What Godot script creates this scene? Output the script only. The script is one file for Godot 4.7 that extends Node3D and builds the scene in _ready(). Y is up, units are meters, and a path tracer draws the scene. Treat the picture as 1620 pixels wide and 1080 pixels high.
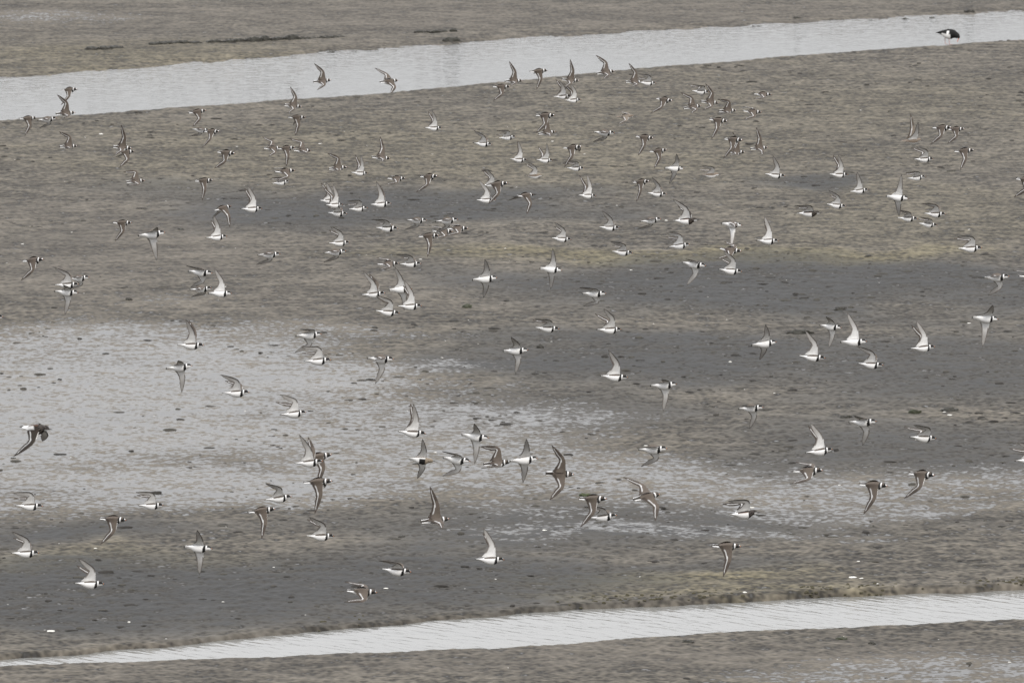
extends Node3D
# A flock of waders flying low over a tidal mudflat, watched from a dune about fourteen metres up. Metres, y up.

const EYE := 13.9
const TEX := 2048
const X0 := -12.5
const X1 := 12.5
const Z0 := -138.5
const Z1 := -69.5
# shorelines on the ground (x, z): upper channel far and near, lower channel far and near
const UF := [Vector2(-9.26, -121.37), Vector2(-8.28, -121.90), Vector2(-2.22, -126.29), Vector2(0.00, -127.76), Vector2(5.24, -130.48), Vector2(8.98, -132.36), Vector2(10.12, -132.89)]
const UN := [Vector2(-8.81, -115.41), Vector2(-7.89, -116.06), Vector2(-2.11, -119.60), Vector2(1.96, -123.00), Vector2(5.15, -125.33), Vector2(8.65, -127.46), Vector2(9.76, -128.05)]
const LF := [Vector2(-5.56, -72.10), Vector2(-4.96, -72.26), Vector2(-2.55, -73.43), Vector2(0.13, -74.81), Vector2(2.04, -75.35), Vector2(5.22, -76.08), Vector2(5.88, -76.26)]
const LN := [Vector2(-5.54, -71.84), Vector2(-4.95, -72.00), Vector2(0.00, -73.01), Vector2(1.81, -73.69), Vector2(5.11, -74.50), Vector2(5.76, -74.71)]
# patches of the flat: kind (0 wet film, 1 dark silt, 2 olive algae, 3 warm sand), x, z, radii, strength
const PATCHES := [
	[0, -4.90, -87.99, 3.86, 5.97, 1.0],
	[0, -4.86, -91.44, 3.08, 3.08, 0.75],
	[0, -3.54, -82.20, 3.47, 1.75, 0.9],
	[0, -1.81, -85.67, 2.60, 3.16, 0.65],
	[0, -0.07, -83.04, 2.67, 2.13, 0.6],
	[0, 3.05, -81.99, 3.60, 1.33, 0.55],
	[0, 4.16, -71.16, 1.99, 0.82, 0.45],
	[0, -8.45, -131.00, 1.43, 1.25, 0.3],
	[0, 2.28, -79.46, 2.22, 0.43, 0.4],
	[0, 4.02, -80.65, 2.05, 0.36, 0.4],
	[1, -1.69, -105.96, 3.03, 2.05, 0.9],
	[1, 4.18, -108.19, 0.59, 1.00, 0.9],
	[1, 3.63, -98.15, 3.97, 2.48, 0.95],
	[1, 2.24, -91.70, 2.63, 2.32, 0.8],
	[1, 5.14, -90.93, 2.15, 3.05, 0.6],
	[1, 4.58, -84.69, 2.00, 1.85, 0.55],
	[1, 1.15, -79.77, 3.24, 1.18, 0.5],
	[1, -3.59, -75.67, 3.59, 2.20, 1.0],
	[1, -1.24, -76.93, 2.73, 1.54, 0.8],
	[1, -5.05, -79.58, 1.75, 0.86, 0.7],
	[1, 0.66, -87.51, 1.85, 1.88, 0.35],
	[1, 1.24, -77.37, 1.96, 0.44, 0.5],
	[1, -4.34, -107.70, 1.81, 1.41, 0.3],
	[2, 2.88, -100.87, 4.41, 0.87, 1.2],
	[2, 2.01, -76.56, 1.56, 0.80, 0.9],
	[2, -4.35, -77.85, 1.71, 0.82, 0.5],
	[2, 5.64, -104.94, 2.65, 4.04, 0.3],
	[2, -1.04, -112.11, 7.53, 4.59, 0.35],
	[2, -6.38, -124.86, 3.14, 2.84, 0.5],
	[2, 2.18, -75.56, 2.24, 0.32, 0.7],
	[2, 4.84, -117.72, 4.94, 5.06, 0.25],
	[3, -5.64, -101.69, 2.82, 5.06, 0.75],
	[3, -2.53, -96.87, 3.26, 2.87, 0.4],
	[3, 2.11, -132.36, 3.66, 3.18, 0.7],
	[3, 1.16, -72.28, 5.52, 1.10, 0.7],
	[3, -3.09, -71.48, 3.03, 0.70, 0.6],
	[3, 0.00, -132.68, 11.11, 5.12, 0.7],
	[3, -5.46, -127.76, 3.21, 2.97, 0.5],
]

var relief := PackedByteArray()      # fine relief of the mud, TEX x TEX
var zones := PackedFloat32Array()    # coarse map: wet, dark, olive, warm per cell
const ZW := 128
const ZH := 256
var wobble := FastNoiseLite.new()
var swell := FastNoiseLite.new()
var M := {}
var taken := {}


func _ready() -> void:
	set_up_camera_and_light()
	make_materials()
	map_zones()
	build_flat()
	build_channels()
	scatter_on_flat()
	small_things()
	oystercatcher()
	flock()


func set_up_camera_and_light() -> void:
	var cam := Camera3D.new()
	cam.name = "camera"
	cam.position = Vector3(0, EYE, 0)
	cam.rotation_degrees = Vector3(-8.5, 0, 0)
	cam.near = 1.0
	cam.far = 3000.0
	var lens := CameraAttributesPhysical.new()
	lens.frustum_focal_length = 266.67
	lens.frustum_focus_distance = 62.0
	lens.frustum_near = 1.0
	lens.frustum_far = 3000.0
	lens.exposure_aperture = 13.5
	cam.attributes = lens
	cam.fov = 5.153
	add_child(cam)
	var e := Environment.new()
	e.background_mode = Environment.BG_SKY
	var sky := Sky.new()
	var sm := ProceduralSkyMaterial.new()
	sm.sky_top_color = Color(0.95, 0.95, 0.96)
	sm.sky_horizon_color = Color(0.545, 0.55, 0.555)
	sm.sky_energy_multiplier = 1.7
	sm.sky_curve = 0.28
	sm.ground_bottom_color = Color(0.36, 0.35, 0.33)
	sm.ground_horizon_color = Color(0.55, 0.55, 0.54)
	sm.sun_angle_max = 1.0
	sky.sky_material = sm
	e.sky = sky
	e.tonemap_mode = Environment.TONE_MAPPER_LINEAR
	e.tonemap_exposure = 0.72
	e.sdfgi_enabled = true
	e.ssao_enabled = true
	e.ssil_enabled = true
	var we := WorldEnvironment.new()
	we.name = "environment"
	we.environment = e
	add_child(we)
	var sun := DirectionalLight3D.new()
	sun.name = "sun"
	sun.light_color = Color(1.0, 0.965, 0.91)
	sun.light_energy = 0.6
	sun.light_angular_distance = 12.0
	sun.shadow_enabled = true
	sun.rotation_degrees = Vector3(-42, 24, 0)
	add_child(sun)


func mat(called: String, c: Color, rough: float, spec := 0.5) -> StandardMaterial3D:
	var m := StandardMaterial3D.new()
	m.resource_name = called
	m.albedo_color = c.linear_to_srgb()
	m.roughness = rough
	m.metallic_specular = spec
	return m


func make_materials() -> void:
	M.plumage = mat("plumage", Color.WHITE, 0.75, 0.3)
	M.plumage.vertex_color_use_as_albedo = true
	M.bill = mat("bill", Color.WHITE, 0.4, 0.5)
	M.bill.vertex_color_use_as_albedo = true
	M.leg = mat("pink_leg", Color(0.45, 0.2, 0.16), 0.5)
	M.shell = mat("shell", Color(0.55, 0.54, 0.50), 0.5)
	M.weed = mat("weed", Color.WHITE, 0.55, 0.4)
	M.weed.vertex_color_use_as_albedo = true
	M.lump = mat("mud_lump", Color(0.03, 0.028, 0.025), 0.8, 0.3)
	M.lump_pale = mat("mud_lump_pale", Color(0.055, 0.052, 0.045), 0.9, 0.3)
	M.algae = mat("algae", Color(0.06, 0.055, 0.036), 0.9, 0.2)
	wobble.seed = 11
	wobble.frequency = 0.55
	wobble.fractal_octaves = 4
	swell.seed = 23
	swell.frequency = 0.35
	swell.fractal_octaves = 3


func named(o: Node3D, called: String) -> String:
	var n: int = taken.get(called, 0)
	taken[called] = n + 1
	return called if n == 0 else "%s_%03d" % [called, n]


func tag(o: Node3D, label: String, category: String, group := "", kind := "") -> void:
	o.set_meta("label", label)
	if category:
		o.set_meta("category", category)
	if group:
		o.set_meta("group", group)
	if kind:
		o.set_meta("kind", kind)


func put(called: String, mesh: Mesh, material: Material, parent: Node3D = null) -> MeshInstance3D:
	var o := MeshInstance3D.new()
	o.name = named(o, called) if parent == null else called
	o.mesh = mesh
	o.material_override = material
	(parent if parent else self).add_child(o, true)
	return o


func along(line: Array, x: float) -> float:
	x = clampf(x, -12.0, 12.0)
	var n := line.size()
	for i in n - 1:
		if x <= line[i + 1].x or i == n - 2:
			var a: Vector2 = line[i]
			var b: Vector2 = line[i + 1]
			return a.y + (b.y - a.y) * (x - a.x) / (b.x - a.x)
	return 0.0


# ---------------------------------------------------------------- the flat

func map_zones() -> void:
	zones.resize(ZW * ZH * 4)
	var warp := FastNoiseLite.new()
	warp.seed = 5
	warp.frequency = 0.3
	warp.fractal_octaves = 4
	var fray := FastNoiseLite.new()
	fray.seed = 77
	fray.frequency = 0.5
	fray.fractal_octaves = 3
	for j in ZH:
		var z := Z0 + (Z1 - Z0) * (j + 0.5) / ZH
		for i in ZW:
			var x := X0 + (X1 - X0) * (i + 0.5) / ZW
			var wx := x + 0.9 * warp.get_noise_2d(x, z * 0.6)
			var wz := z + 1.1 * warp.get_noise_2d(x + 60.0, z * 0.6)
			var fr := 0.45 * fray.get_noise_2d(x * 0.5, z * 0.8)
			var at := (j * ZW + i) * 4
			for p: Array in PATCHES:
				var dx: float = (wx - p[1]) / p[3]
				var dz: float = (wz - p[2]) / p[4]
				var r := sqrt(dx * dx + dz * dz)
				if r < 1.7:
					var v: float = p[5] * (1.0 - smoothstep(0.35, 1.45, r + fr))
					var k: int = p[0]
					zones[at + k] = maxf(zones[at + k], v)


func zone(x: float, z: float, k: int) -> float:
	var i := clampi(int((x - X0) / (X1 - X0) * ZW), 0, ZW - 1)
	var j := clampi(int((z - Z0) / (Z1 - Z0) * ZH), 0, ZH - 1)
	return zones[(j * ZW + i) * 4 + k]


func noise_bytes(seed_: int, wave_m: float, octaves: int, w: int, h: int, stretch := 1.0) -> PackedByteArray:
	# noise that is alike in every direction on the ground, although a texel is 1 cm by 3 cm
	var n := FastNoiseLite.new()
	n.seed = seed_
	n.noise_type = FastNoiseLite.TYPE_SIMPLEX_SMOOTH
	n.frequency = (X1 - X0) / w / wave_m
	n.fractal_octaves = octaves
	var im := n.get_image(int(w / stretch), h, false, false, true)
	im.resize(TEX, TEX, Image.INTERPOLATE_CUBIC)
	im.convert(Image.FORMAT_L8)
	return im.get_data()


func plane_bytes(k: int) -> PackedByteArray:
	var raw := PackedByteArray()
	raw.resize(ZW * ZH)
	for c in ZW * ZH:
		raw[c] = int(clampf(zones[c * 4 + k], 0.0, 1.0) * 255.0)
	var im := Image.create_from_data(ZW, ZH, false, Image.FORMAT_L8, raw)
	im.resize(TEX, TEX, Image.INTERPOLATE_CUBIC)
	return im.get_data()


func flat_material() -> StandardMaterial3D:
	var tall := int(1024.0 * (Z1 - Z0) / (X1 - X0))
	var lumps := noise_bytes(3, 0.26, 4, 1024, tall, 1.9)
	var grain := noise_bytes(8, 0.075, 2, 1700, int(1700.0 * (Z1 - Z0) / (X1 - X0)), 1.5)
	var broad := noise_bytes(14, 1.5, 4, 256, tall / 4, 2.2)
	var wet := plane_bytes(0)
	var dark := plane_bytes(1)
	var olive := plane_bytes(2)
	var warm := plane_bytes(3)
	var n := TEX * TEX
	var color := PackedByteArray()
	color.resize(n * 3)
	var rough := PackedByteArray()
	rough.resize(n)
	relief.resize(n)
	var to_srgb := PackedByteArray()
	to_srgb.resize(1024)
	for i in 1024:
		var v := i / 1023.0 * 0.3
		to_srgb[i] = int(clampf((1.055 * pow(v, 1.0 / 2.4) - 0.055) if v > 0.0031308 else v * 12.92, 0.0, 1.0) * 255.0)
	for i in n:
		var b: float = lumps[i] / 255.0 - 0.5
		var g: float = grain[i] / 255.0 - 0.5
		var s: float = broad[i] / 255.0 - 0.5
		var w: float = wet[i] / 255.0
		var d: float = dark[i] / 255.0
		var o: float = olive[i] / 255.0
		var h: float = warm[i] / 255.0
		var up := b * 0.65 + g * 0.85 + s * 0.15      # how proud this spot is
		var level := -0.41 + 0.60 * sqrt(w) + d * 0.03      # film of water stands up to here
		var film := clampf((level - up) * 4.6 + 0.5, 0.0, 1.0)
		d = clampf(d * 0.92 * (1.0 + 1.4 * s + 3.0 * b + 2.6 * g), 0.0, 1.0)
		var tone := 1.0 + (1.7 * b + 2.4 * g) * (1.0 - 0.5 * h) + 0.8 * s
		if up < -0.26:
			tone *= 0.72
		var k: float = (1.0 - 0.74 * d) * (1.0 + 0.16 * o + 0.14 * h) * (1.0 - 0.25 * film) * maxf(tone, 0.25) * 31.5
		var r_ := (0.0885 + 0.012 * o - 0.001 * h - 0.009 * d) * k
		var g_ := (0.0785 + 0.0085 * o - 0.001 * h) * k
		var b_ := (0.0635 - 0.009 * o + 0.001 * h + 0.012 * d) * k
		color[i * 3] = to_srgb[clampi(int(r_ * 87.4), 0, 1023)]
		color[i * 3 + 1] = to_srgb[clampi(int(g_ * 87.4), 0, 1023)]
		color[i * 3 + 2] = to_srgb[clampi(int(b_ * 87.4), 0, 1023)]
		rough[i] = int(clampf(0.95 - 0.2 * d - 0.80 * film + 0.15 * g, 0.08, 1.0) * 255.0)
		var top := maxf(up, level)
		relief[i] = int(clampf((top + 0.75) / 1.5, 0.0, 1.0) * 255.0)
	var m := StandardMaterial3D.new()
	m.resource_name = "tidal_mud"
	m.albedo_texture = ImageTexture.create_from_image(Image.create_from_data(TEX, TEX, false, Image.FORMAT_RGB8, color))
	m.roughness_texture = ImageTexture.create_from_image(Image.create_from_data(TEX, TEX, false, Image.FORMAT_L8, rough))
	m.roughness = 1.0
	m.metallic_specular = 0.42
	m.heightmap_enabled = true
	m.heightmap_scale = 2.2
	m.heightmap_texture = ImageTexture.create_from_image(Image.create_from_data(TEX, TEX, false, Image.FORMAT_L8, relief))
	m.texture_repeat = false
	return m


func outer_material() -> StandardMaterial3D:
	var n := NoiseTexture2D.new()
	n.width = 512
	n.height = 512
	n.seamless = true
	var f := FastNoiseLite.new()
	f.seed = 9
	f.frequency = 0.012
	f.fractal_octaves = 5
	n.noise = f
	var ramp := Gradient.new()
	ramp.set_color(0, Color(0.215, 0.205, 0.185))
	ramp.set_color(1, Color(0.345, 0.33, 0.30))
	n.color_ramp = ramp
	var m := StandardMaterial3D.new()
	m.resource_name = "far_mud"
	m.albedo_texture = n
	m.roughness = 0.95
	m.metallic_specular = 0.3
	m.uv1_triplanar = true
	m.uv1_world_triplanar = true
	m.uv1_scale = Vector3(0.12, 0.12, 0.12)
	return m


func channel_cut(x: float, z: float) -> float:
	var wob := 0.16 * wobble.get_noise_2d(x * 1.5, z * 1.5)
	var cut := 0.0
	if z < -110.0:
		var df := z - along(UF, x) + wob * 2.5
		var dn := along(UN, x) - z + wob * 0.5
		cut = -0.30 * minf(smoothstep(-0.9, 2.4, df), smoothstep(-0.15, 0.5, dn))
		if dn < 0.0:
			cut += 0.02 * smoothstep(-0.7, -0.12, dn) * smoothstep(0.0, 0.1, -dn)
	elif z > -79.0:
		var df := z - along(LF, x) + wob
		var dn := along(LN, x) - z + wob * 0.5
		cut = -0.26 * minf(smoothstep(-0.06, 0.22, df), smoothstep(-0.2, 0.35, dn))
		cut += (0.012 + 0.028 * smoothstep(0.3, 2.0, x)) * exp(-pow((df + 0.16) / 0.13, 2.0))
	return cut


func rise(x: float, z: float) -> float:
	var y := 0.012 * swell.get_noise_2d(x, z) + channel_cut(x, z)
	if x > X0 and x < X1 and z > Z0 and z < Z1:
		var i := int((x - X0) / (X1 - X0) * (TEX - 1))
		var j := int((z - Z0) / (Z1 - Z0) * (TEX - 1))
		y += 0.035 * (relief[j * TEX + i] / 255.0 - 0.5)
	return y


func sheet(xs: PackedFloat32Array, zs: PackedFloat32Array, hole: bool) -> Array:
	var nx := xs.size()
	var nz := zs.size()
	var v := PackedVector3Array()
	var nrm := PackedVector3Array()
	var uv := PackedVector2Array()
	v.resize(nx * nz)
	nrm.resize(nx * nz)
	uv.resize(nx * nz)
	for j in nz:
		for i in nx:
			var x := xs[i]
			var z := zs[j]
			v[j * nx + i] = Vector3(x, rise(x, z), z)
			uv[j * nx + i] = Vector2((x - X0) / (X1 - X0), (z - Z0) / (Z1 - Z0))
	for j in nz:
		for i in nx:
			var a := v[j * nx + maxi(i - 1, 0)]
			var b := v[j * nx + mini(i + 1, nx - 1)]
			var c := v[maxi(j - 1, 0) * nx + i]
			var d := v[mini(j + 1, nz - 1) * nx + i]
			nrm[j * nx + i] = (d - c).cross(b - a).normalized()
	var idx := PackedInt32Array()
	idx.resize((nx - 1) * (nz - 1) * 6)
	var k := 0
	for j in nz - 1:
		for i in nx - 1:
			if hole and xs[i] >= X0 - 0.01 and xs[i + 1] <= X1 + 0.01 and zs[j] >= Z0 - 0.01 and zs[j + 1] <= Z1 + 0.01:
				continue
			var a := j * nx + i
			idx[k] = a
			idx[k + 1] = a + 1
			idx[k + 2] = a + nx
			idx[k + 3] = a + 1
			idx[k + 4] = a + nx + 1
			idx[k + 5] = a + nx
			k += 6
	idx.resize(k)
	var arrays := []
	arrays.resize(Mesh.ARRAY_MAX)
	arrays[Mesh.ARRAY_VERTEX] = v
	arrays[Mesh.ARRAY_NORMAL] = nrm
	arrays[Mesh.ARRAY_TEX_UV] = uv
	arrays[Mesh.ARRAY_INDEX] = idx
	return arrays


func steps(from: float, to: float, n: int) -> PackedFloat32Array:
	var a := PackedFloat32Array()
	for i in n + 1:
		a.append(from + (to - from) * i / n)
	return a


func build_flat() -> void:
	var m := flat_material()
	var mesh := ArrayMesh.new()
	mesh.add_surface_from_arrays(Mesh.PRIMITIVE_TRIANGLES, sheet(steps(X0, X1, 560), steps(Z0, Z1, 860), false))
	var xs := PackedFloat32Array([-900, -500, -250, -120, -60, -35, -22, -17, -14])
	xs.append_array(steps(X0, X1, 22))
	xs.append_array(PackedFloat32Array([14, 17, 22, 35, 60, 120, 250, 500, 900]))
	var zs := PackedFloat32Array([-1500, -900, -500, -300, -220, -180, -160, -148])
	zs.append_array(steps(Z0, Z1, 276))
	zs.append_array(PackedFloat32Array([-66, -60, -50, -40, -25, -10, 20, 100, 400]))
	mesh.add_surface_from_arrays(Mesh.PRIMITIVE_TRIANGLES, sheet(xs, zs, true))
	mesh.surface_set_material(0, m)
	mesh.surface_set_material(1, outer_material())
	var o := MeshInstance3D.new()
	o.name = "mudflat"
	o.mesh = mesh
	add_child(o)
	tag(o, "grey and olive tidal mudflat with wet and dark patches", "", "", "structure")


func ripple_texture(sx: float, sy: float, seed_: int) -> ImageTexture:
	var n := FastNoiseLite.new()
	n.seed = seed_
	n.frequency = 0.02
	n.fractal_octaves = 4
	n.fractal_gain = 0.45
	n.domain_warp_enabled = true
	n.domain_warp_amplitude = 12.0
	n.domain_warp_frequency = 0.012
	return ImageTexture.create_from_image(n.get_seamless_image(512, 512))


func build_channels() -> void:
	var setup := [[UF, UN, -0.035, "rippled pale water of the upper tidal channel", Vector2(0.9, 0.35), 1.1, 31, 0.16], [LF, LN, -0.03, "narrow bright lower tidal channel with fine ripples", Vector2(1.15, 0.28), 0.7, 47, -0.70]]
	for s: Array in setup:
		var v := PackedVector3Array()
		var uv := PackedVector2Array()
		var idx := PackedInt32Array()
		var cols := 260
		for i in cols + 1:
			var x := -130.0 + 260.0 * i / cols
			var zf := along(s[0], x) - 1.0
			var zn := along(s[1], x) + 0.6
			for j in 5:
				var z := lerpf(zf, zn, j / 4.0)
				v.append(Vector3(x, s[2], z))
				var q := Vector2(x, z).rotated(s[7])
				uv.append(Vector2(q.x / (s[4] as Vector2).x, q.y / (s[4] as Vector2).y) * 0.2)
		for i in cols:
			for j in 4:
				var a := i * 5 + j
				idx.append_array(PackedInt32Array([a, a + 5, a + 1, a + 5, a + 6, a + 1]))
		var arrays := []
		arrays.resize(Mesh.ARRAY_MAX)
		arrays[Mesh.ARRAY_VERTEX] = v
		var up := PackedVector3Array()
		up.resize(v.size())
		up.fill(Vector3.UP)
		arrays[Mesh.ARRAY_NORMAL] = up
		arrays[Mesh.ARRAY_TEX_UV] = uv
		arrays[Mesh.ARRAY_INDEX] = idx
		var mesh := ArrayMesh.new()
		mesh.add_surface_from_arrays(Mesh.PRIMITIVE_TRIANGLES, arrays)
		var m := mat("channel_water", Color(0.08, 0.08, 0.074) if s[6] == 31 else Color(0.18, 0.18, 0.172), 0.05, 0.5)
		m.heightmap_enabled = true
		m.heightmap_texture = ripple_texture(1, 1, s[6])
		m.heightmap_scale = s[5]
		var o := put("tidal_channel", mesh, m)
		tag(o, s[3], "", "", "structure")


func lump_mesh(seed_: int, rings: int, segs: int, flat_: float, rough: float) -> ArrayMesh:
	var n := FastNoiseLite.new()
	n.seed = seed_
	n.frequency = 1.1
	n.fractal_octaves = 3
	var st := SurfaceTool.new()
	st.begin(Mesh.PRIMITIVE_TRIANGLES)
	for r in rings + 1:
		var a := PI * 0.5 * r / rings
		for s in segs:
			var t := TAU * s / segs
			var p := Vector3(cos(t) * sin(a), cos(a) * flat_, sin(t) * sin(a))
			p *= 1.0 + rough * n.get_noise_3dv(p * 1.6)
			if r == rings:
				p.y = -0.25
			st.add_vertex(p)
	for r in rings:
		for s in segs:
			var a := r * segs + s
			var b := r * segs + (s + 1) % segs
			st.add_index(a)
			st.add_index(b)
			st.add_index(a + segs)
			st.add_index(b)
			st.add_index(b + segs)
			st.add_index(a + segs)
	st.generate_normals()
	return st.commit()


func scatter(called: String, mesh: Mesh, m: Material, list: Array, label: String) -> void:
	var mm := MultiMesh.new()
	mm.transform_format = MultiMesh.TRANSFORM_3D
	mm.mesh = mesh
	mm.instance_count = list.size()
	for i in list.size():
		mm.set_instance_transform(i, list[i])
	var o := MultiMeshInstance3D.new()
	o.name = called
	o.multimesh = mm
	o.material_override = m
	add_child(o)
	tag(o, label, "", "", "stuff")


func in_channel(x: float, z: float) -> bool:
	return (z > along(UF, x) - 0.6 and z < along(UN, x) + 0.05) or (z > along(LF, x) - 0.1 and z < along(LN, x) + 0.3)


func scatter_on_flat() -> void:
	var rng := RandomNumberGenerator.new()
	rng.seed = 4242
	var crowd := FastNoiseLite.new()
	crowd.seed = 90
	crowd.frequency = 0.5
	crowd.fractal_octaves = 3
	var lists := [[], [], [], []]
	for i in 26000:
		var x := rng.randf_range(X0, X1)
		var z := rng.randf_range(Z0, Z1)
		var keep := 0.2 + 0.4 * zone(x, z, 1) + 1.1 * crowd.get_noise_2d(x, z) - 0.75 * zone(x, z, 3) - 0.15 * zone(x, z, 0) - (0.4 if z > -73.5 else 0.0)
		if z < along(UN, x):
			keep -= 0.6
		var r := rng.randf()
		var pick := rng.randf()
		var turn := rng.randf() * TAU
		var size := 0.012 + 0.03 * pow(rng.randf(), 3.0)
		if in_channel(x, z) or r > keep:
			continue
		var b := Basis(Vector3.UP, turn).scaled(Vector3(size * rng.randf_range(0.9, 2.4), size * rng.randf_range(0.25, 0.7), size))
		lists[0 if pick < 0.5 else 1].append(Transform3D(b, Vector3(x, rise(x, z), z)))
	for i in 240:
		var x := rng.randf_range(X0, X1)
		var z := rng.randf_range(-116.0, Z1)
		var size := 0.006 + 0.014 * pow(rng.randf(), 4.0)
		var b := Basis(Vector3.UP, rng.randf() * TAU).scaled(Vector3(size * 1.5, size * 0.5, size))
		if not in_channel(x, z):
			lists[2].append(Transform3D(b, Vector3(x, rise(x, z) + 0.002, z)))
	for i in 900:
		var x := rng.randf_range(-6.5, 6.5)
		var z := along(LF, x) - 0.02 - 0.55 * pow(rng.randf(), 1.3)
		var size := rng.randf_range(0.006, 0.018)
		var b := Basis(Vector3.UP, rng.randf() * TAU).scaled(Vector3(size * 1.3, size * rng.randf_range(0.5, 1.1), size))
		if crowd.get_noise_2d(x * 1.5, 7.0) > -0.35 + 0.5 * rng.randf() + 0.5 * absf(x - 2.6) / 6.0:
			lists[3].append(Transform3D(b, Vector3(x, rise(x, z), z)))
	scatter("dark_mud_lumps", lump_mesh(2, 3, 7, 0.8, 0.5), M.lump, lists[0], "small dark mud lumps and worm casts dotting the flat")
	scatter("pale_mud_lumps", lump_mesh(6, 3, 7, 0.8, 0.5), M.lump_pale, lists[1], "small dull mud lumps dotting the flat")
	scatter("shell_fragments", lump_mesh(12, 2, 6, 0.5, 0.35), M.shell, lists[2], "tiny white shell fragments strewn over the mud")
	scatter("bank_algae", lump_mesh(15, 3, 7, 0.9, 0.6), M.algae, lists[3], "olive algae tufts along the bank of the lower channel")


# ---------------------------------------------------------------- small things on the flat

func weed_mesh(w: float, h: float, d: float, seed_: int, green: float) -> ArrayMesh:
	# a low heap of overlapping strap-like fronds on a lumpy core
	var rng := RandomNumberGenerator.new()
	rng.seed = seed_
	var st := SurfaceTool.new()
	st.begin(Mesh.PRIMITIVE_TRIANGLES)
	var core := lump_mesh(seed_, 5, 14, 1.0, 0.7)
	var parts := maxi(1, int(w / maxf(d, 0.12)))
	for p in parts:
		var cx := (-0.5 + (p + 0.5) / parts) * w + rng.randf_range(-0.1, 0.1) * w / parts
		var sx := w / parts * rng.randf_range(0.45, 0.75)
		var sy := h * rng.randf_range(0.5, 1.0)
		var cz := rng.randf_range(-0.3, 0.3) * d
		var arr := core.surface_get_arrays(0)
		var vs: PackedVector3Array = arr[Mesh.ARRAY_VERTEX]
		var ns: PackedVector3Array = arr[Mesh.ARRAY_NORMAL]
		var ix: PackedInt32Array = arr[Mesh.ARRAY_INDEX]
		for k in ix:
			var tint := rng.randf_range(0.02, 0.04)
			st.set_color(Color(tint * (1.0 + 0.4 * green), tint * (0.95 + 0.9 * green), tint * (0.75 - 0.2 * green)))
			st.set_normal(ns[k])
			st.add_vertex(Vector3(cx + vs[k].x * sx, vs[k].y * sy, cz + vs[k].z * d * 0.5))
	for f in int(10 + 40 * w):
		var c := Vector3(rng.randf_range(-0.5, 0.5) * w, rng.randf_range(0.1, 0.7) * h, rng.randf_range(-0.4, 0.5) * d)
		var a := rng.randf() * TAU
		var go := Vector3(cos(a), rng.randf_range(-0.5, 0.5), sin(a)) * rng.randf_range(0.4, 1.0) * maxf(h, 0.03)
		var side := go.cross(Vector3.UP).normalized() * 0.006
		var tint := rng.randf_range(0.018, 0.05)
		st.set_color(Color(tint * (1.0 + 0.4 * green), tint * (0.95 + 0.9 * green), tint * 0.7))
		for q: Array in [[c - side, c + side, c + go], [c - side, c + go, c + Vector3(0, 0.005, 0)]]:
			var nn: Vector3 = (q[2] - q[0]).cross(q[1] - q[0]).normalized()
			for pnt: Vector3 in q:
				st.set_normal(nn)
				st.add_vertex(pnt)
	return st.commit()


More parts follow.
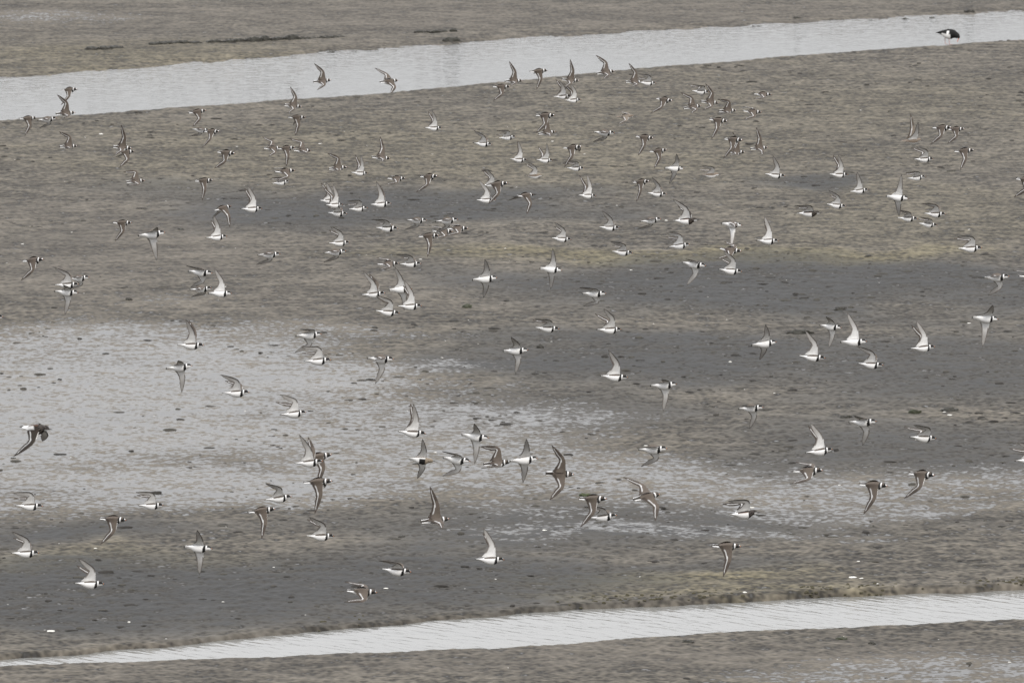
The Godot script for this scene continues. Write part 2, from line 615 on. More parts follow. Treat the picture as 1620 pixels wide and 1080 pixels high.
func small_things() -> void:
	var list := [
		["weed_clump", -0.57, -95.93, 0.113, 0.057, "dark olive weed clump on grey mud between gliding and fluttering plovers"],
		["weed_clump", 0.34, -92.48, 0.078, 0.047, "small brown weed lump under the white plover at mid-frame"],
		["weed_clump", 3.60, -93.70, 0.237, 0.063, "pale topped lump of weed on dark mud, 78% across"],
		["weed_clump", 4.19, -95.73, 0.129, 0.048, "black weed scrap on dark mud, 82% across, 45% down"],
		["weed_clump", -4.94, -96.61, 0.065, 0.041, "tiny black weed lump on brown mud, 13% across"],
		["weed_clump", -4.56, -103.39, 0.113, 0.043, "dark weed scrap on brown mud beside the hovering plover"],
		["weed_clump", 1.72, -73.08, 0.099, 0.043, "brown weed tuft on near sand, just below the lower channel"],
		["weed_clump", 3.23, -73.25, 0.087, 0.031, "flat olive weed tuft on near sand, 82% across"],
		["weed_clump", 3.53, -73.00, 0.062, 0.037, "black weed lump on near sand, 85% across"],
		["weed_clump", -4.21, -72.15, 0.049, 0.049, "dark weed knob on the bank of the lower channel, 7% across"],
		["weed_clump", 3.89, -87.02, 0.117, 0.037, "flat black weed scrap on dark mud, 83% across, 61% down"],
		["weed_clump", 4.70, -87.39, 0.103, 0.066, "olive weed lump on dark mud, 89% across, 60% down"],
		["weed_clump", 5.10, -87.58, 0.192, 0.052, "long dark weed mat on mud, 93% across, 60% down"],
		["weed_clump", -1.18, -79.05, 0.067, 0.033, "dark weed scrap on dark mud, 39% across, 78% down"],
		["weed_clump", 0.79, -81.64, 0.097, 0.035, "green weed scrap behind the two overlapping plovers, 57% across"],
		["weed_clump", 5.46, -130.38, 0.197, 0.066, "dark weed clump at the far edge of the upper channel, 81% across"],
		["weed_clump", 6.22, -130.90, 0.154, 0.110, "tall dark weed tuft on the far shore, 85% across"],
		["weed_clump", 6.92, -131.10, 0.330, 0.066, "low weed clump on the far shore, 89% across"],
		["weed_clump", 7.43, -131.42, 0.529, 0.088, "broad dark weed clump on the far shore, 92% across"],
		["weed_clump", 8.02, -132.15, 0.155, 0.066, "small weed tuft on the far shore, 95% across"],
		["weed_clump", 4.94, -131.00, 0.132, 0.044, "low weed scrap on the far shore, 78% across"],
		["weed_clump", 4.19, -129.97, 0.218, 0.044, "thin weed scrap at the far waterline, 74% across"],
		["weed_clump", -1.53, -120.21, 0.182, 0.040, "dark weed scrap on the near edge of the upper channel, 41% across"],
		["strandline_weed", -6.82, -126.15, 0.635, 0.074, "short dark strandline of weed on the far sand, 10% across"],
		["strandline_weed", -5.69, -126.92, 0.851, 0.074, "thin broken strandline of weed on the far sand, 17% across"],
		["strandline_weed", -4.37, -127.31, 1.601, 0.096, "long thick black strandline of weed on the far sand, 25% across"],
		["strandline_weed", -3.26, -127.81, 0.964, 0.054, "tapering end of the strandline of weed, 31% across"],
		["strandline_weed", -2.64, -126.05, 0.951, 0.053, "low weed line at the far waterline, 35% across"],
		["strandline_weed", -1.29, -128.75, 0.755, 0.065, "weed line on the far sand, 43% across, 4% down"],
		["strandline_weed", -1.01, -127.41, 0.320, 0.075, "curved weed scrap above the far waterline, 44% across"],
		["white_shell", 3.50, -76.64, 0.091, 0.026, "large white shell on near mud, 83% across, 84% down"],
		["white_shell", 3.59, -76.58, 0.065, 0.019, "smaller white shell beside the large white one"],
		["white_shell", 3.74, -76.29, 0.039, 0.019, "small white shell on mud, 86% across, 85% down"],
		["white_shell", 2.36, -75.60, 0.051, 0.026, "white shell on the olive bank above the lower channel"],
		["white_shell", 1.32, -76.73, 0.039, 0.019, "small white shell on olive sand, 63% across, 84% down"],
		["white_shell", -0.17, -76.51, 0.032, 0.019, "bright shell speck on dark mud below the raised-wing plover"],
		["white_shell", -4.37, -78.32, 0.040, 0.020, "white shell speck on dark mud, 9% across, 80% down"],
		["white_shell", -4.56, -73.66, 0.087, 0.025, "white shell litter on dark mud, 5% across, 92% down"],
		["white_shell", -3.81, -74.14, 0.031, 0.025, "bright shell speck on dark mud, 13% across, 91% down"],
		["white_shell", 5.10, -87.25, 0.074, 0.022, "white shell on mud beside the long weed mat"],
		["white_shell", -6.24, -114.25, 0.067, 0.029, "white shell on grey mud, 10% across, 20% down"],
		["white_shell", 2.14, -104.37, 0.044, 0.026, "white shell ahead of a gliding plover, 65% across, 32% down"],
		["white_shell", 2.66, -91.34, 0.046, 0.031, "white shell on dark mud, 71% across, 53% down"],
		["white_shell", 0.34, -79.42, 0.094, 0.027, "pale shell streak on dark mud, 53% across, 78% down"],
		["white_shell", 5.44, -117.43, 0.049, 0.030, "tiny white shell on the upper flat, 84% across, 16% down"],
	]
	var k := 0
	for c: Array in list:
		k += 1
		var kind: String = c[0]
		var x: float = c[1]
		var z: float = c[2]
		var w: float = c[3]
		var h: float = c[4]
		var o: MeshInstance3D
		if kind == "white_shell":
			o = put(kind, lump_mesh(200 + k, 5, 12, 0.55, 0.3), M.shell)
			o.scale = Vector3(w * 0.5, maxf(h * 0.7, 0.008), w * 0.42)
			tag(o, c[5], "shell", "white shells on the mud")
		else:
			var green := 0.9 if (c[5] as String).contains("green") else 0.35 if (c[5] as String).contains("olive") else 0.0
			o = put(kind, weed_mesh(w, h * 0.8, minf(w * 0.8, h * 2.2), 300 + k, green), M.weed)
			tag(o, c[5], "seaweed", "weed clumps lying on the mud" if kind == "weed_clump" else "strandlines of weed on the far sand")
		o.position = Vector3(x, rise(x, z) - 0.003, z)
		o.rotation.y = 0.3 * sin(k * 2.4) if kind != "strandline_weed" else 0.35


# ---------------------------------------------------------------- birds

const BROWN := Color(0.094, 0.078, 0.065)
const DARK := Color(0.030, 0.025, 0.022)
const BLACK := Color(0.012, 0.012, 0.014)
const WHITE := Color(0.77, 0.77, 0.765)

# stations along the body: x, centre height, half width, half height
const BODY := [
	[-0.098, 0.004, 0.009, 0.0012], [-0.088, 0.004, 0.0135, 0.0025], [-0.070, 0.003, 0.0145, 0.0055], [-0.050, 0.001, 0.0175, 0.0115], [-0.026, -0.001, 0.0245, 0.0212],
	[0.000, -0.002, 0.0285, 0.0265], [0.022, -0.001, 0.0280, 0.0270], [0.040, 0.002, 0.0232, 0.0232], [0.050, 0.005, 0.0178, 0.0182], [0.058, 0.0075, 0.0160, 0.0164],
	[0.067, 0.0085, 0.0152, 0.0158], [0.075, 0.0075, 0.0125, 0.0130], [0.081, 0.0060, 0.0080, 0.0085], [0.0845, 0.0050, 0.0025, 0.0028],
]


func station(x: float) -> Vector3:
	var n := BODY.size()
	for i in n - 1:
		if x <= BODY[i + 1][0] or i == n - 2:
			var t: float = clampf((x - BODY[i][0]) / (BODY[i + 1][0] - BODY[i][0]), 0.0, 1.0)
			var p: Array = BODY[maxi(i - 1, 0)]
			var a: Array = BODY[i]
			var b: Array = BODY[i + 1]
			var q: Array = BODY[mini(i + 2, n - 1)]
			var out := Vector3.ZERO
			for k in 3:
				var ka: float = (b[k + 1] - p[k + 1]) * 0.5 if i > 0 else b[k + 1] - a[k + 1]
				var kb: float = (q[k + 1] - a[k + 1]) * 0.5 if i < n - 2 else b[k + 1] - a[k + 1]
				var h := t * t
				var c := h * t
				out[k] = (2 * c - 3 * h + 1) * a[k + 1] + (c - 2 * h + t) * ka + (-2 * c + 3 * h) * b[k + 1] + (c - h) * kb
			return out
	return Vector3.ZERO


func plumage(species: String, x: float, phi: float, rng: RandomNumberGenerator) -> Color:
	# phi: 0 on the back, 180 on the belly
	var j := rng.randf_range(0.9, 1.1)
	var brown := BROWN * j
	match species:
		"turnstone":
			if x > 0.022:
				if x > 0.062 and phi > 105.0:
					return WHITE * 0.7
				return (BLACK if sin(phi * 0.16 + x * 140.0) > -0.4 else BROWN) * j
			if phi > 70.0:
				return WHITE
			if x < -0.075:
				return BLACK
			if x < -0.04:
				return WHITE
			return Color(0.10, 0.05, 0.03) * j if sin(phi * 0.12) > 0.3 else BLACK
		"dunlin":
			if x > -0.015 and x < 0.028 and phi > 112.0:
				return BLACK
			if x > 0.028:
				return Color(0.24, 0.20, 0.155) * rng.randf_range(0.6, 1.2)
			if phi > 80.0:
				return WHITE * 0.92
			return Color(0.16, 0.10, 0.06) * rng.randf_range(0.5, 1.3)
		"sanderling":
			if phi > 100.0:
				return WHITE
			if x > 0.03:
				return Color(0.19, 0.155, 0.125) * rng.randf_range(0.8, 1.15)
			return Color(0.17, 0.14, 0.115) * rng.randf_range(0.8, 1.15)
	# ringed plover
	if x > 0.0540:
		if x > 0.0790:
			return BLACK if phi > 45.0 and phi < 140.0 else WHITE
		if phi > 50.0 and phi < 126.0:
			return BLACK
		if phi <= 50.0:
			return BLACK if x > 0.0700 else brown * 0.8
		return WHITE
	if x > 0.0472:
		return WHITE
	var band := 0.0345 - 0.009 * clampf((phi - 80.0) / 60.0, 0.0, 1.0) + 0.005 * clampf((60.0 - phi) / 60.0, 0.0, 1.0)
	if x > band:
		return BLACK
	if x < -0.082:
		return WHITE if (phi > 42.0 and x > -0.092) or (absf(phi - 90.0) < 35.0 and x > -0.094) else DARK
	if x < -0.038:
		return DARK if phi < 34.0 and x < -0.05 else (brown if phi < 42.0 else WHITE)
	return brown if phi < 78.0 else WHITE


func body_arrays(species: String, v: PackedVector3Array, n: PackedVector3Array, c: PackedColorArray, idx: PackedInt32Array, rng: RandomNumberGenerator) -> void:
	var rings := 46
	var segs := 22
	var first := v.size()
	for r in rings + 1:
		var x := lerpf(-0.098, 0.0845, float(r) / rings)
		var s := station(x)
		var s2 := station(x + 0.002)
		for k in segs:
			var a := TAU * k / segs
			var up := cos(a)
			var side := sin(a)
			# flatter back than belly
			var hy := s.z * (0.9 if up > 0.0 else 1.06)
			v.append(Vector3(x, s.x + up * hy, side * s.y))
			n.append(Vector3(-((s2.z - s.z) + (s2.y - s.y)) * 0.5 / 0.002, up * s.y / maxf(s.z, 0.001), side).normalized())
			c.append(plumage(species, x, rad_to_deg(a if a <= PI else TAU - a), rng))
	for r in rings:
		for k in segs:
			var a := first + r * segs + k
			var b := first + r * segs + (k + 1) % segs
			idx.append_array(PackedInt32Array([a, b, a + segs, b, b + segs, a + segs]))
	for end in 2:
		var at := v.size()
		var x := -0.0985 if end == 0 else 0.0848
		v.append(Vector3(x, station(x).x, 0))
		n.append(Vector3(-1 if end == 0 else 1, 0, 0))
		c.append(DARK)
		for k in segs:
			var a := first + (0 if end == 0 else rings * segs) + k
			var b := first + (0 if end == 0 else rings * segs) + (k + 1) % segs
			if end == 0:
				idx.append_array(PackedInt32Array([at, b, a]))
			else:
				idx.append_array(PackedInt32Array([at, a, b]))


func curve(table: Array, s: float) -> float:
	for i in table.size() - 1:
		if s <= table[i + 1][0]:
			return lerpf(table[i][1], table[i + 1][1], smoothstep(table[i][0], table[i + 1][0], s))
	return table[-1][1]


const CHORD := [[0.0, 0.092], [0.12, 0.070], [0.25, 0.055], [0.42, 0.047], [0.6, 0.038], [0.78, 0.027], [0.92, 0.013], [1.0, 0.002]]


func wing_color(species: String, s: float, t: float, under: bool, rng: RandomNumberGenerator) -> Color:
	# s from shoulder to tip, t from leading edge to trailing edge
	var j := rng.randf_range(0.92, 1.08)
	if under:
		var grey := Color(0.24, 0.225, 0.21)  # greyish primaries, plus shade of the downward face painted into the whitish underwing
		var k := 0.72 * smoothstep(0.2, 0.78, s + 0.1 * t)
		var col := WHITE.lerp(grey, k)
		if (t > 0.84 and s > 0.14) or (t < 0.14 and s > 0.3):
			col = col.lerp(Color(0.13, 0.11, 0.095), 0.85)
		return (col.lerp(DARK, 0.75 * smoothstep(0.86, 1.0, s))) * j
	var base := BROWN
	if species == "turnstone":
		base = Color(0.032, 0.026, 0.022)
	elif species == "sanderling":
		base = Color(0.17, 0.145, 0.12)
	var from := lerpf(0.66, 0.46, s)
	if t > from and t < from + 0.125 and s > 0.10 and s < 0.86:
		return WHITE * 0.7
	if species == "turnstone" and t > 0.35 and s < 0.1:
		return WHITE * 0.9
	if t >= from + 0.125:
		base = base.lerp(DARK, 0.65)
	elif s > 0.5:
		base = base.lerp(DARK, 0.55)
	return base * j


func wing_arrays(species: String, side: float, elev: float, sweep: float, bend: float, v: PackedVector3Array, n: PackedVector3Array, c: PackedColorArray, idx: PackedInt32Array, rng: RandomNumberGenerator) -> void:
	var ns := 20
	var nt := 10
	var span := 0.215
	var pos := Vector3(0.019, 0.0125, 0.009 * side)
	var rows := []
	var sw := deg_to_rad(sweep)
	for i in ns + 1:
		var s := float(i) / ns
		var th := -0.06 + (sw + 0.06) * smoothstep(0.26, 0.60, s) + 0.10 * smoothstep(0.6, 1.0, s)
		var el := deg_to_rad(elev + bend * s)
		var out := Vector3(0, sin(el), cos(el) * side)
		var up := Vector3(0, cos(el), -sin(el) * side)
		var dir := out * cos(th) - Vector3.RIGHT * sin(th)
		var lead := out * sin(th) + Vector3.RIGHT * cos(th)
		if i > 0:
			pos += dir * span / ns
		var chord := curve(CHORD, s)
		# the trailing edge bunches up inside a folded wrist
		var bunch := 1.0 - 0.35 * clampf(sweep / 85.0, 0.0, 1.0) * exp(-pow((s - 0.42) / 0.14, 2.0))
		rows.append([pos, lead, up, chord, bunch, s])
	var grid_top := PackedVector3Array()
	var grid_low := PackedVector3Array()
	for row: Array in rows:
		for k in nt + 1:
			var t := float(k) / nt
			var ch: float = row[3]
			var x: float = 0.2 * ch - t * ch * (row[4] if t > 0.2 else 1.0)
			var camber := 0.09 * ch * sin(PI * pow(t, 0.7))
			var thick := 0.0035 * (1.0 - 0.75 * (row[5] as float)) * (1.0 - t) + 0.0006 + (0.008 * (1.0 - smoothstep(0.0, 0.12, row[5])) * sin(PI * minf(t * 1.1, 1.0)))
			# the fanned primaries leave small notches along the rear edge
			if k == nt and (row[5] as float) > 0.45:
				x += 0.05 * ch * (0.5 + 0.5 * sin((row[5] as float) * 95.0))
			var base: Vector3 = row[0] + row[1] * x + row[2] * (camber - 0.0022 * (row[5] as float) * sin(t * 3.0))
			grid_top.append(base + row[2] * thick)
			grid_low.append(base - row[2] * thick)
	for face in 2:
		var g := grid_top if face == 0 else grid_low
		var first := v.size()
		for i in ns + 1:
			for k in nt + 1:
				var a := g[mini(i + 1, ns) * (nt + 1) + k] - g[maxi(i - 1, 0) * (nt + 1) + k]
				var b := g[i * (nt + 1) + mini(k + 1, nt)] - g[i * (nt + 1) + maxi(k - 1, 0)]
				var nn := a.cross(b).normalized()
				var up: Vector3 = rows[i][2]
				if nn.dot(up) < 0.0:
					nn = -nn
				v.append(g[i * (nt + 1) + k])
				n.append(nn if face == 0 else -nn)
				c.append(wing_color(species, float(i) / ns, float(k) / nt, face == 1, rng))
		for i in ns:
			for k in nt:
				var a := first + i * (nt + 1) + k
				var b := a + nt + 1
				if (face == 0) == (side > 0.0):
					idx.append_array(PackedInt32Array([a, a + 1, b, b, a + 1, b + 1]))
				else:
					idx.append_array(PackedInt32Array([a, b, a + 1, b, b + 1, a + 1]))


func array_mesh(v: PackedVector3Array, n: PackedVector3Array, c: PackedColorArray, idx: PackedInt32Array) -> ArrayMesh:
	for i in range(0, idx.size(), 3):      # front faces run clockwise
		var a := idx[i]
		var b := idx[i + 1]
		var d := idx[i + 2]
		if (v[b] - v[a]).cross(v[d] - v[a]).dot(n[a] + n[b] + n[d]) > 0.0:
			idx[i + 1] = d
			idx[i + 2] = b
	var arrays := []
	arrays.resize(Mesh.ARRAY_MAX)
	arrays[Mesh.ARRAY_VERTEX] = v
	arrays[Mesh.ARRAY_NORMAL] = n
	arrays[Mesh.ARRAY_COLOR] = c
	arrays[Mesh.ARRAY_INDEX] = idx
	var m := ArrayMesh.new()
	m.add_surface_from_arrays(Mesh.PRIMITIVE_TRIANGLES, arrays)
	return m


func tube(points: Array, radii: Array, colors: Array, segs := 8) -> ArrayMesh:
	var v := PackedVector3Array()
	var n := PackedVector3Array()
	var c := PackedColorArray()
	var idx := PackedInt32Array()
	for i in points.size():
		var dir: Vector3 = (points[mini(i + 1, points.size() - 1)] - points[maxi(i - 1, 0)]).normalized()
		var a := dir.cross(Vector3(0.1, 0.3, 1.0)).normalized()
		var b := dir.cross(a)
		for k in segs:
			var t := TAU * k / segs
			var o := a * cos(t) + b * sin(t)
			v.append(points[i] + o * radii[i])
			n.append(o)
			c.append(colors[i])
	for i in points.size() - 1:
		for k in segs:
			var a := i * segs + k
			var b := i * segs + (k + 1) % segs
			idx.append_array(PackedInt32Array([a, a + segs, b, b, a + segs, b + segs]))
	return array_mesh(v, n, c, idx)


func flock() -> void:
	# kind, place, heading, bank, wing lift, sweep of the hand, climb, label
	var birds := [
		["ringed_plover", -4.67, 4.70, -79.51, -21, -22, -35, 34, 3.4, "plover, brown upperparts, both wings beating down, over upper channel, seven percent across, thirteen down"],
		["ringed_plover", -4.31, 5.26, -72.70, 11, -51, 38, 44, 2.1, "plover, brown wing raised showing upper side, over upper channel, six percent across, seventeen down"],
		["ringed_plover", -5.11, 4.40, -79.47, 10, -26, -44, 32, 0.6, "plover, brown back, wing beating down, over grey mud, three percent across, seventeen down"],
		["ringed_plover", -4.56, 5.06, -73.87, 2, 19, -27, 63, 5.8, "plover, white flank, half-folded gliding wings, over grey mud, five percent across, eighteen down"],
		["ringed_plover", -4.68, 4.11, -79.42, 7, -49, 41, 58, 1.6, "plover, brown wing raised showing upper side, over olive sand, seven percent across, twenty-one down"],
		["ringed_plover", -3.74, 4.98, -72.27, -10, -51, 42, 22, -4.0, "plover, brown wing raised showing upper side, over olive sand, twelve percent across, twenty-two down"],
		["ringed_plover", -3.87, 4.56, -75.30, 13, -18, -46, 50, 0.5, "plover, brown back, wing beating down, over olive sand, twelve percent across, twenty-two down"],
		["ringed_plover", -3.32, 4.47, -79.48, 5, -25, -40, 47, 6.5, "plover, brown back, wing beating down, over grey mud, nineteen percent across, sixteen down"],
		["ringed_plover", -3.29, 4.28, -79.45, 10, 22, -25, 62, -5.0, "plover, white flank, half-folded gliding wings, over olive sand, twenty percent across, nineteen down"],
		["ringed_plover", -3.05, 4.61, -76.59, -35, -26, -37, 30, 2.5, "plover, brown upperparts, both wings beating down, over olive sand, twenty-one percent across, nineteen down"],
		["ringed_plover", -2.65, 5.23, -69.84, -28, -26, -35, 50, -2.6, "plover, brown upperparts, both wings beating down, over olive sand, twenty-two percent across, twenty-two down"],
		["ringed_plover", -2.31, 4.53, -79.49, -0, -44, 34, 30, -6.7, "plover, brown wing raised showing upper side, over grey mud, twenty-nine percent across, fifteen down"],
		["ringed_plover", -2.27, 4.41, -79.47, 6, -19, -49, 18, -1.9, "plover, brown back, wing beating down, over olive sand, twenty-nine percent across, seventeen down"],
		["ringed_plover", -2.00, 4.79, -79.53, 2, -51, 33, 42, 6.4, "plover, brown wing raised showing upper side, over upper channel, thirty-one percent across, twelve down"],
		["ringed_plover", -2.53, 4.09, -79.42, 14, -31, 4, 49, -2.2, "plover, turning away, striped wings spread, over olive sand, twenty-seven percent across, twenty-two down"],
		["ringed_plover", -2.38, 4.09, -79.42, -4, -22, -41, 11, 3.5, "plover, brown back, wing beating down, over olive sand, twenty-eight percent across, twenty-two down"],
		["ringed_plover", -2.05, 4.80, -73.48, 26, -30, 21, 84, -5.7, "plover, brown wing half raised, over olive sand, thirty percent across, twenty-two down"],
		["ringed_plover", -1.77, 4.24, -76.57, -4, -45, 42, 68, 5.9, "plover, brown wing raised showing upper side, over olive sand, thirty-three percent across, twenty-five down"],
		["ringed_plover", -1.61, 3.83, -79.38, 17, 8, 62, 22, -5.9, "plover, both wings lifted in narrow V, over olive sand, thirty-five percent across, twenty-five down"],
		["ringed_plover", -1.29, 4.65, -74.11, 9, -32, 31, 17, -6.3, "plover, brown wing half raised, over olive sand, thirty-seven percent across, twenty-three down"],
		["ringed_plover", -2.04, 5.34, -67.61, 13, -16, -14, 67, 1.3, "plover, brown back, half-folded wings, over olive sand, twenty-eight percent across, twenty-five down"],
		["ringed_plover", -2.44, 3.73, -79.37, 8, 14, 25, 71, 5.8, "plover, white flank, low wings swept back, over olive sand, twenty-seven percent across, twenty-seven down"],
		["ringed_plover", -3.06, 4.34, -74.76, -12, -22, -41, 11, 3.2, "plover, brown back, wing beating down, over olive sand, twenty percent across, twenty-six down"],
		["ringed_plover", -2.22, 5.46, -64.10, 12, 15, 63, 31, -0.9, "plover, white underwing raised upright, over dark mud, twenty-five percent across, thirty-one down"],
		["ringed_plover", -2.64, 4.88, -68.55, 33, -11, -42, 20, 7.0, "plover, white rump, wing beating down, over dark mud, twenty-two percent across, thirty-one down"],
		["ringed_plover", -2.58, 5.01, -65.62, 9, 19, 60, 20, 3.2, "plover, white underwing raised upright, over brown mud, twenty-one percent across, thirty-five down"],
		["ringed_plover", -1.89, 3.80, -77.37, 15, 8, 63, 31, -1.7, "plover, both wings lifted in narrow V, over dark mud, thirty-two percent across, twenty-nine down"],
		["ringed_plover", -1.67, 4.65, -70.53, 29, 15, 65, 30, -2.3, "plover, both wings lifted in narrow V, over dark mud, thirty-three percent across, thirty down"],
		["ringed_plover", -1.64, 4.55, -70.69, -11, 12, 29, 89, -1.9, "plover, white flank, low wings swept back, over dark mud, thirty-three percent across, thirty-one down"],
		["ringed_plover", -1.46, 4.50, -71.41, 7, 17, 28, 82, 3.6, "plover, white flank, low wings swept back, over dark mud, thirty-five percent across, thirty-one down"],
		["ringed_plover", -1.14, 5.33, -65.40, -4, 16, 58, 18, 3.8, "plover, white underwing raised upright, over dark mud, thirty-seven percent across, thirty down"],
		["ringed_plover", -1.52, 4.89, -66.13, 5, 14, 50, 51, 1.1, "plover, raised wing tip swept back, over grey mud, thirty-three percent across, thirty-six down"],
		["ringed_plover", -1.01, 5.74, -60.77, -13, 14, 24, 82, -0.5, "plover, white flank, low wings swept back, over grey mud, thirty-eight percent across, thirty-four down"],
		["ringed_plover", -1.98, 5.46, -61.24, 8, 25, -21, 68, 2.0, "plover, white flank, half-folded gliding wings, over brown mud, twenty-six percent across, thirty-seven down"],
		["ringed_plover", -1.48, 5.25, -62.92, 6, 27, -25, 73, 5.2, "plover, white flank, half-folded gliding wings, over grey mud, thirty-three percent across, thirty-seven down"],
		["ringed_plover", -1.06, 4.96, -64.30, 5, -11, -8, 60, 0.4, "plover, brown back, half-folded wings, over grey mud, thirty-eight percent across, thirty-nine down"],
		["ringed_plover", -0.86, 5.03, -63.78, -9, 17, 30, 75, 2.7, "plover, white flank, low wings swept back, over grey mud, forty percent across, thirty-nine down"],
		["ringed_plover", -1.14, 5.90, -69.81, 28, -32, -3, 43, 1.1, "plover, turning away, striped wings spread, over upper channel, thirty-eight percent across, twelve down"],
		["ringed_plover", 0.02, 4.79, -79.53, 4, -47, 39, 33, 1.9, "plover, brown wing raised showing upper side, over grey mud, fifty percent across, twelve down"],
		["ringed_plover", 0.28, 4.99, -78.69, 6, -27, -47, 27, 2.1, "plover, brown back, wing beating down, over upper channel, fifty-three percent across, ten down"],
		["ringed_plover", -0.11, 4.73, -79.52, -7, -20, -43, 47, -0.4, "plover, brown back, wing beating down, over grey mud, forty-nine percent across, thirteen down"],
		["ringed_plover", 0.62, 4.80, -79.53, -7, -50, 34, 26, -4.5, "plover, brown wing raised showing upper side, over grey mud, fifty-six percent across, twelve down"],
		["ringed_plover", 0.53, 4.63, -79.50, 8, 5, 64, 27, 1.6, "plover, both wings lifted in narrow V, over grey mud, fifty-five percent across, fourteen down"],
		["ringed_plover", 0.64, 4.59, -79.50, 18, 7, 68, 35, -1.3, "plover, both wings lifted in narrow V, over grey mud, fifty-six percent across, fifteen down"],
		["ringed_plover", -0.83, 4.30, -79.45, 10, 9, 60, 25, -1.8, "plover, both wings lifted in narrow V, over olive sand, forty-two percent across, nineteen down"],
		["ringed_plover", -0.29, 4.60, -75.64, -12, 17, 42, 52, -2.2, "plover, raised wing tip swept back, over olive sand, forty-seven percent across, twenty-one down"],
		["ringed_plover", -0.05, 4.20, -79.44, 2, 19, 29, 79, 4.4, "plover, white flank, low wings swept back, over olive sand, fifty percent across, twenty down"],
		["ringed_plover", 0.31, 5.63, -69.41, -20, -25, -42, 41, 0.9, "plover, brown upperparts, both wings beating down, over grey mud, fifty-three percent across, seventeen down"],
		["ringed_plover", 0.37, 4.25, -79.45, 12, -41, 39, 14, 5.5, "plover, brown wing raised showing upper side, over olive sand, fifty-three percent across, nineteen down"],
		["ringed_plover", 0.07, 3.97, -79.40, 3, 6, 65, 21, -5.0, "plover, both wings lifted in narrow V, over olive sand, fifty-one percent across, twenty-three down"],
		["ringed_plover", 0.34, 4.02, -78.95, 19, 14, 47, 19, -3.8, "plover, both dark wings half lifted, over olive sand, fifty-three percent across, twenty-three down"],
		["ringed_plover", 0.55, 5.51, -67.97, -29, -19, -39, 33, 5.8, "plover, brown upperparts, both wings beating down, over olive sand, fifty-six percent across, twenty-two down"],
		["ringed_plover", 0.67, 3.88, -79.39, 2, 12, 31, 80, -1.2, "plover, white flank, low wings swept back, over olive sand, fifty-six percent across, twenty-five down"],
		["ringed_plover", -1.17, 4.17, -76.26, -5, -11, -13, 68, -0.3, "plover, brown back, half-folded wings, over olive sand, thirty-nine percent across, twenty-six down"],
		["ringed_plover", -0.74, 5.32, -67.39, -34, -23, -39, 53, 3.9, "plover, brown upperparts, both wings beating down, over olive sand, forty-two percent across, twenty-six down"],
		["ringed_plover", -0.21, 4.20, -75.56, 8, 11, 46, 33, 6.1, "plover, raised wing tip swept back, over olive sand, forty-eight percent across, twenty-seven down"],
		["ringed_plover", -0.12, 5.80, -63.11, -17, -27, -40, 45, 6.8, "plover, brown upperparts, both wings beating down, over olive sand, forty-nine percent across, twenty-seven down"],
		["ringed_plover", -0.24, 4.75, -70.12, -5, 15, 60, 39, 1.5, "plover, white underwing raised upright, over dark mud, forty-eight percent across, twenty-nine down"],
		["sanderling", 0.23, 3.80, -79.38, 6, 12, 49, 46, 0.5, "sanderling, raised wing tip swept back, over olive sand, fifty-two percent across, twenty-six down"],
		["ringed_plover", 0.12, 5.20, -66.99, 38, -16, -40, 40, -1.9, "plover, white rump, wing beating down, over dark mud, fifty-one percent across, twenty-nine down"],
		["ringed_plover", -0.86, 4.85, -67.94, 6, 25, -29, 68, -0.6, "plover, white flank, half-folded gliding wings, over dark mud, forty-one percent across, thirty-two down"],
		["ringed_plover", -0.53, 5.73, -61.31, 11, 28, -24, 63, 3.9, "plover, white flank, half-folded gliding wings, over dark mud, forty-four percent across, thirty-two down"],
		["ringed_plover", -0.47, 5.16, -65.08, -2, -15, -11, 66, -0.3, "plover, brown back, half-folded wings, over grey mud, forty-five percent across, thirty-four down"],
		["ringed_plover", -0.62, 4.88, -66.97, 11, -17, -14, 64, -4.2, "plover, brown back, half-folded wings, over grey mud, forty-three percent across, thirty-four down"],
		["ringed_plover", -0.75, 4.73, -67.78, -5, -19, -48, 13, 2.7, "plover, brown back, wing beating down, over grey mud, forty-two percent across, thirty-five down"],
		["ringed_plover", 0.46, 4.45, -69.64, -2, 14, 49, 50, -5.0, "plover, raised wing tip swept back, over grey mud, fifty-five percent across, thirty-five down"],
		["ringed_plover", 0.33, 5.09, -63.02, -1, 60, 2, 10, -4.9, "plover, white belly, wings spread up and down, over dark mud, fifty-four percent across, thirty-nine down"],
		["ringed_plover", -0.20, 5.99, -56.07, 8, 49, -4, 12, 4.5, "plover, white belly, short wings spread vertically, over brown mud, forty-seven percent across, forty-one down"],
		["ringed_plover", 0.95, 5.25, -76.29, 8, -44, 33, 42, 6.7, "plover, brown wing raised showing upper side, over grey mud, fifty-nine percent across, eleven down"],
		["ringed_plover", 1.29, 4.78, -79.53, 13, -44, 33, 45, -3.9, "plover, brown wing raised showing upper side, over grey mud, sixty-two percent across, twelve down"],
		["ringed_plover", 1.43, 4.77, -79.52, 4, 19, 28, 76, -2.9, "plover, white flank, low wings swept back, over grey mud, sixty-three percent across, twelve down"],
		["ringed_plover", 1.93, 4.95, -77.18, 11, 10, 27, 79, -4.7, "plover, white flank, low wings swept back, over grey mud, sixty-eight percent across, thirteen down"],
		["ringed_plover", 2.09, 4.57, -79.49, 3, -51, 34, 49, -6.0, "plover, brown wing raised showing upper side, over grey mud, sixty-nine percent across, fifteen down"],
		["ringed_plover", 1.48, 5.36, -72.96, -36, -23, -36, 46, -5.1, "plover, brown upperparts, both wings beating down, over grey mud, sixty-five percent across, fifteen down"],
		["ringed_plover", 1.85, 4.79, -77.19, 16, -36, 27, 50, 6.1, "plover, brown wing half raised, over grey mud, sixty-eight percent across, sixteen down"],
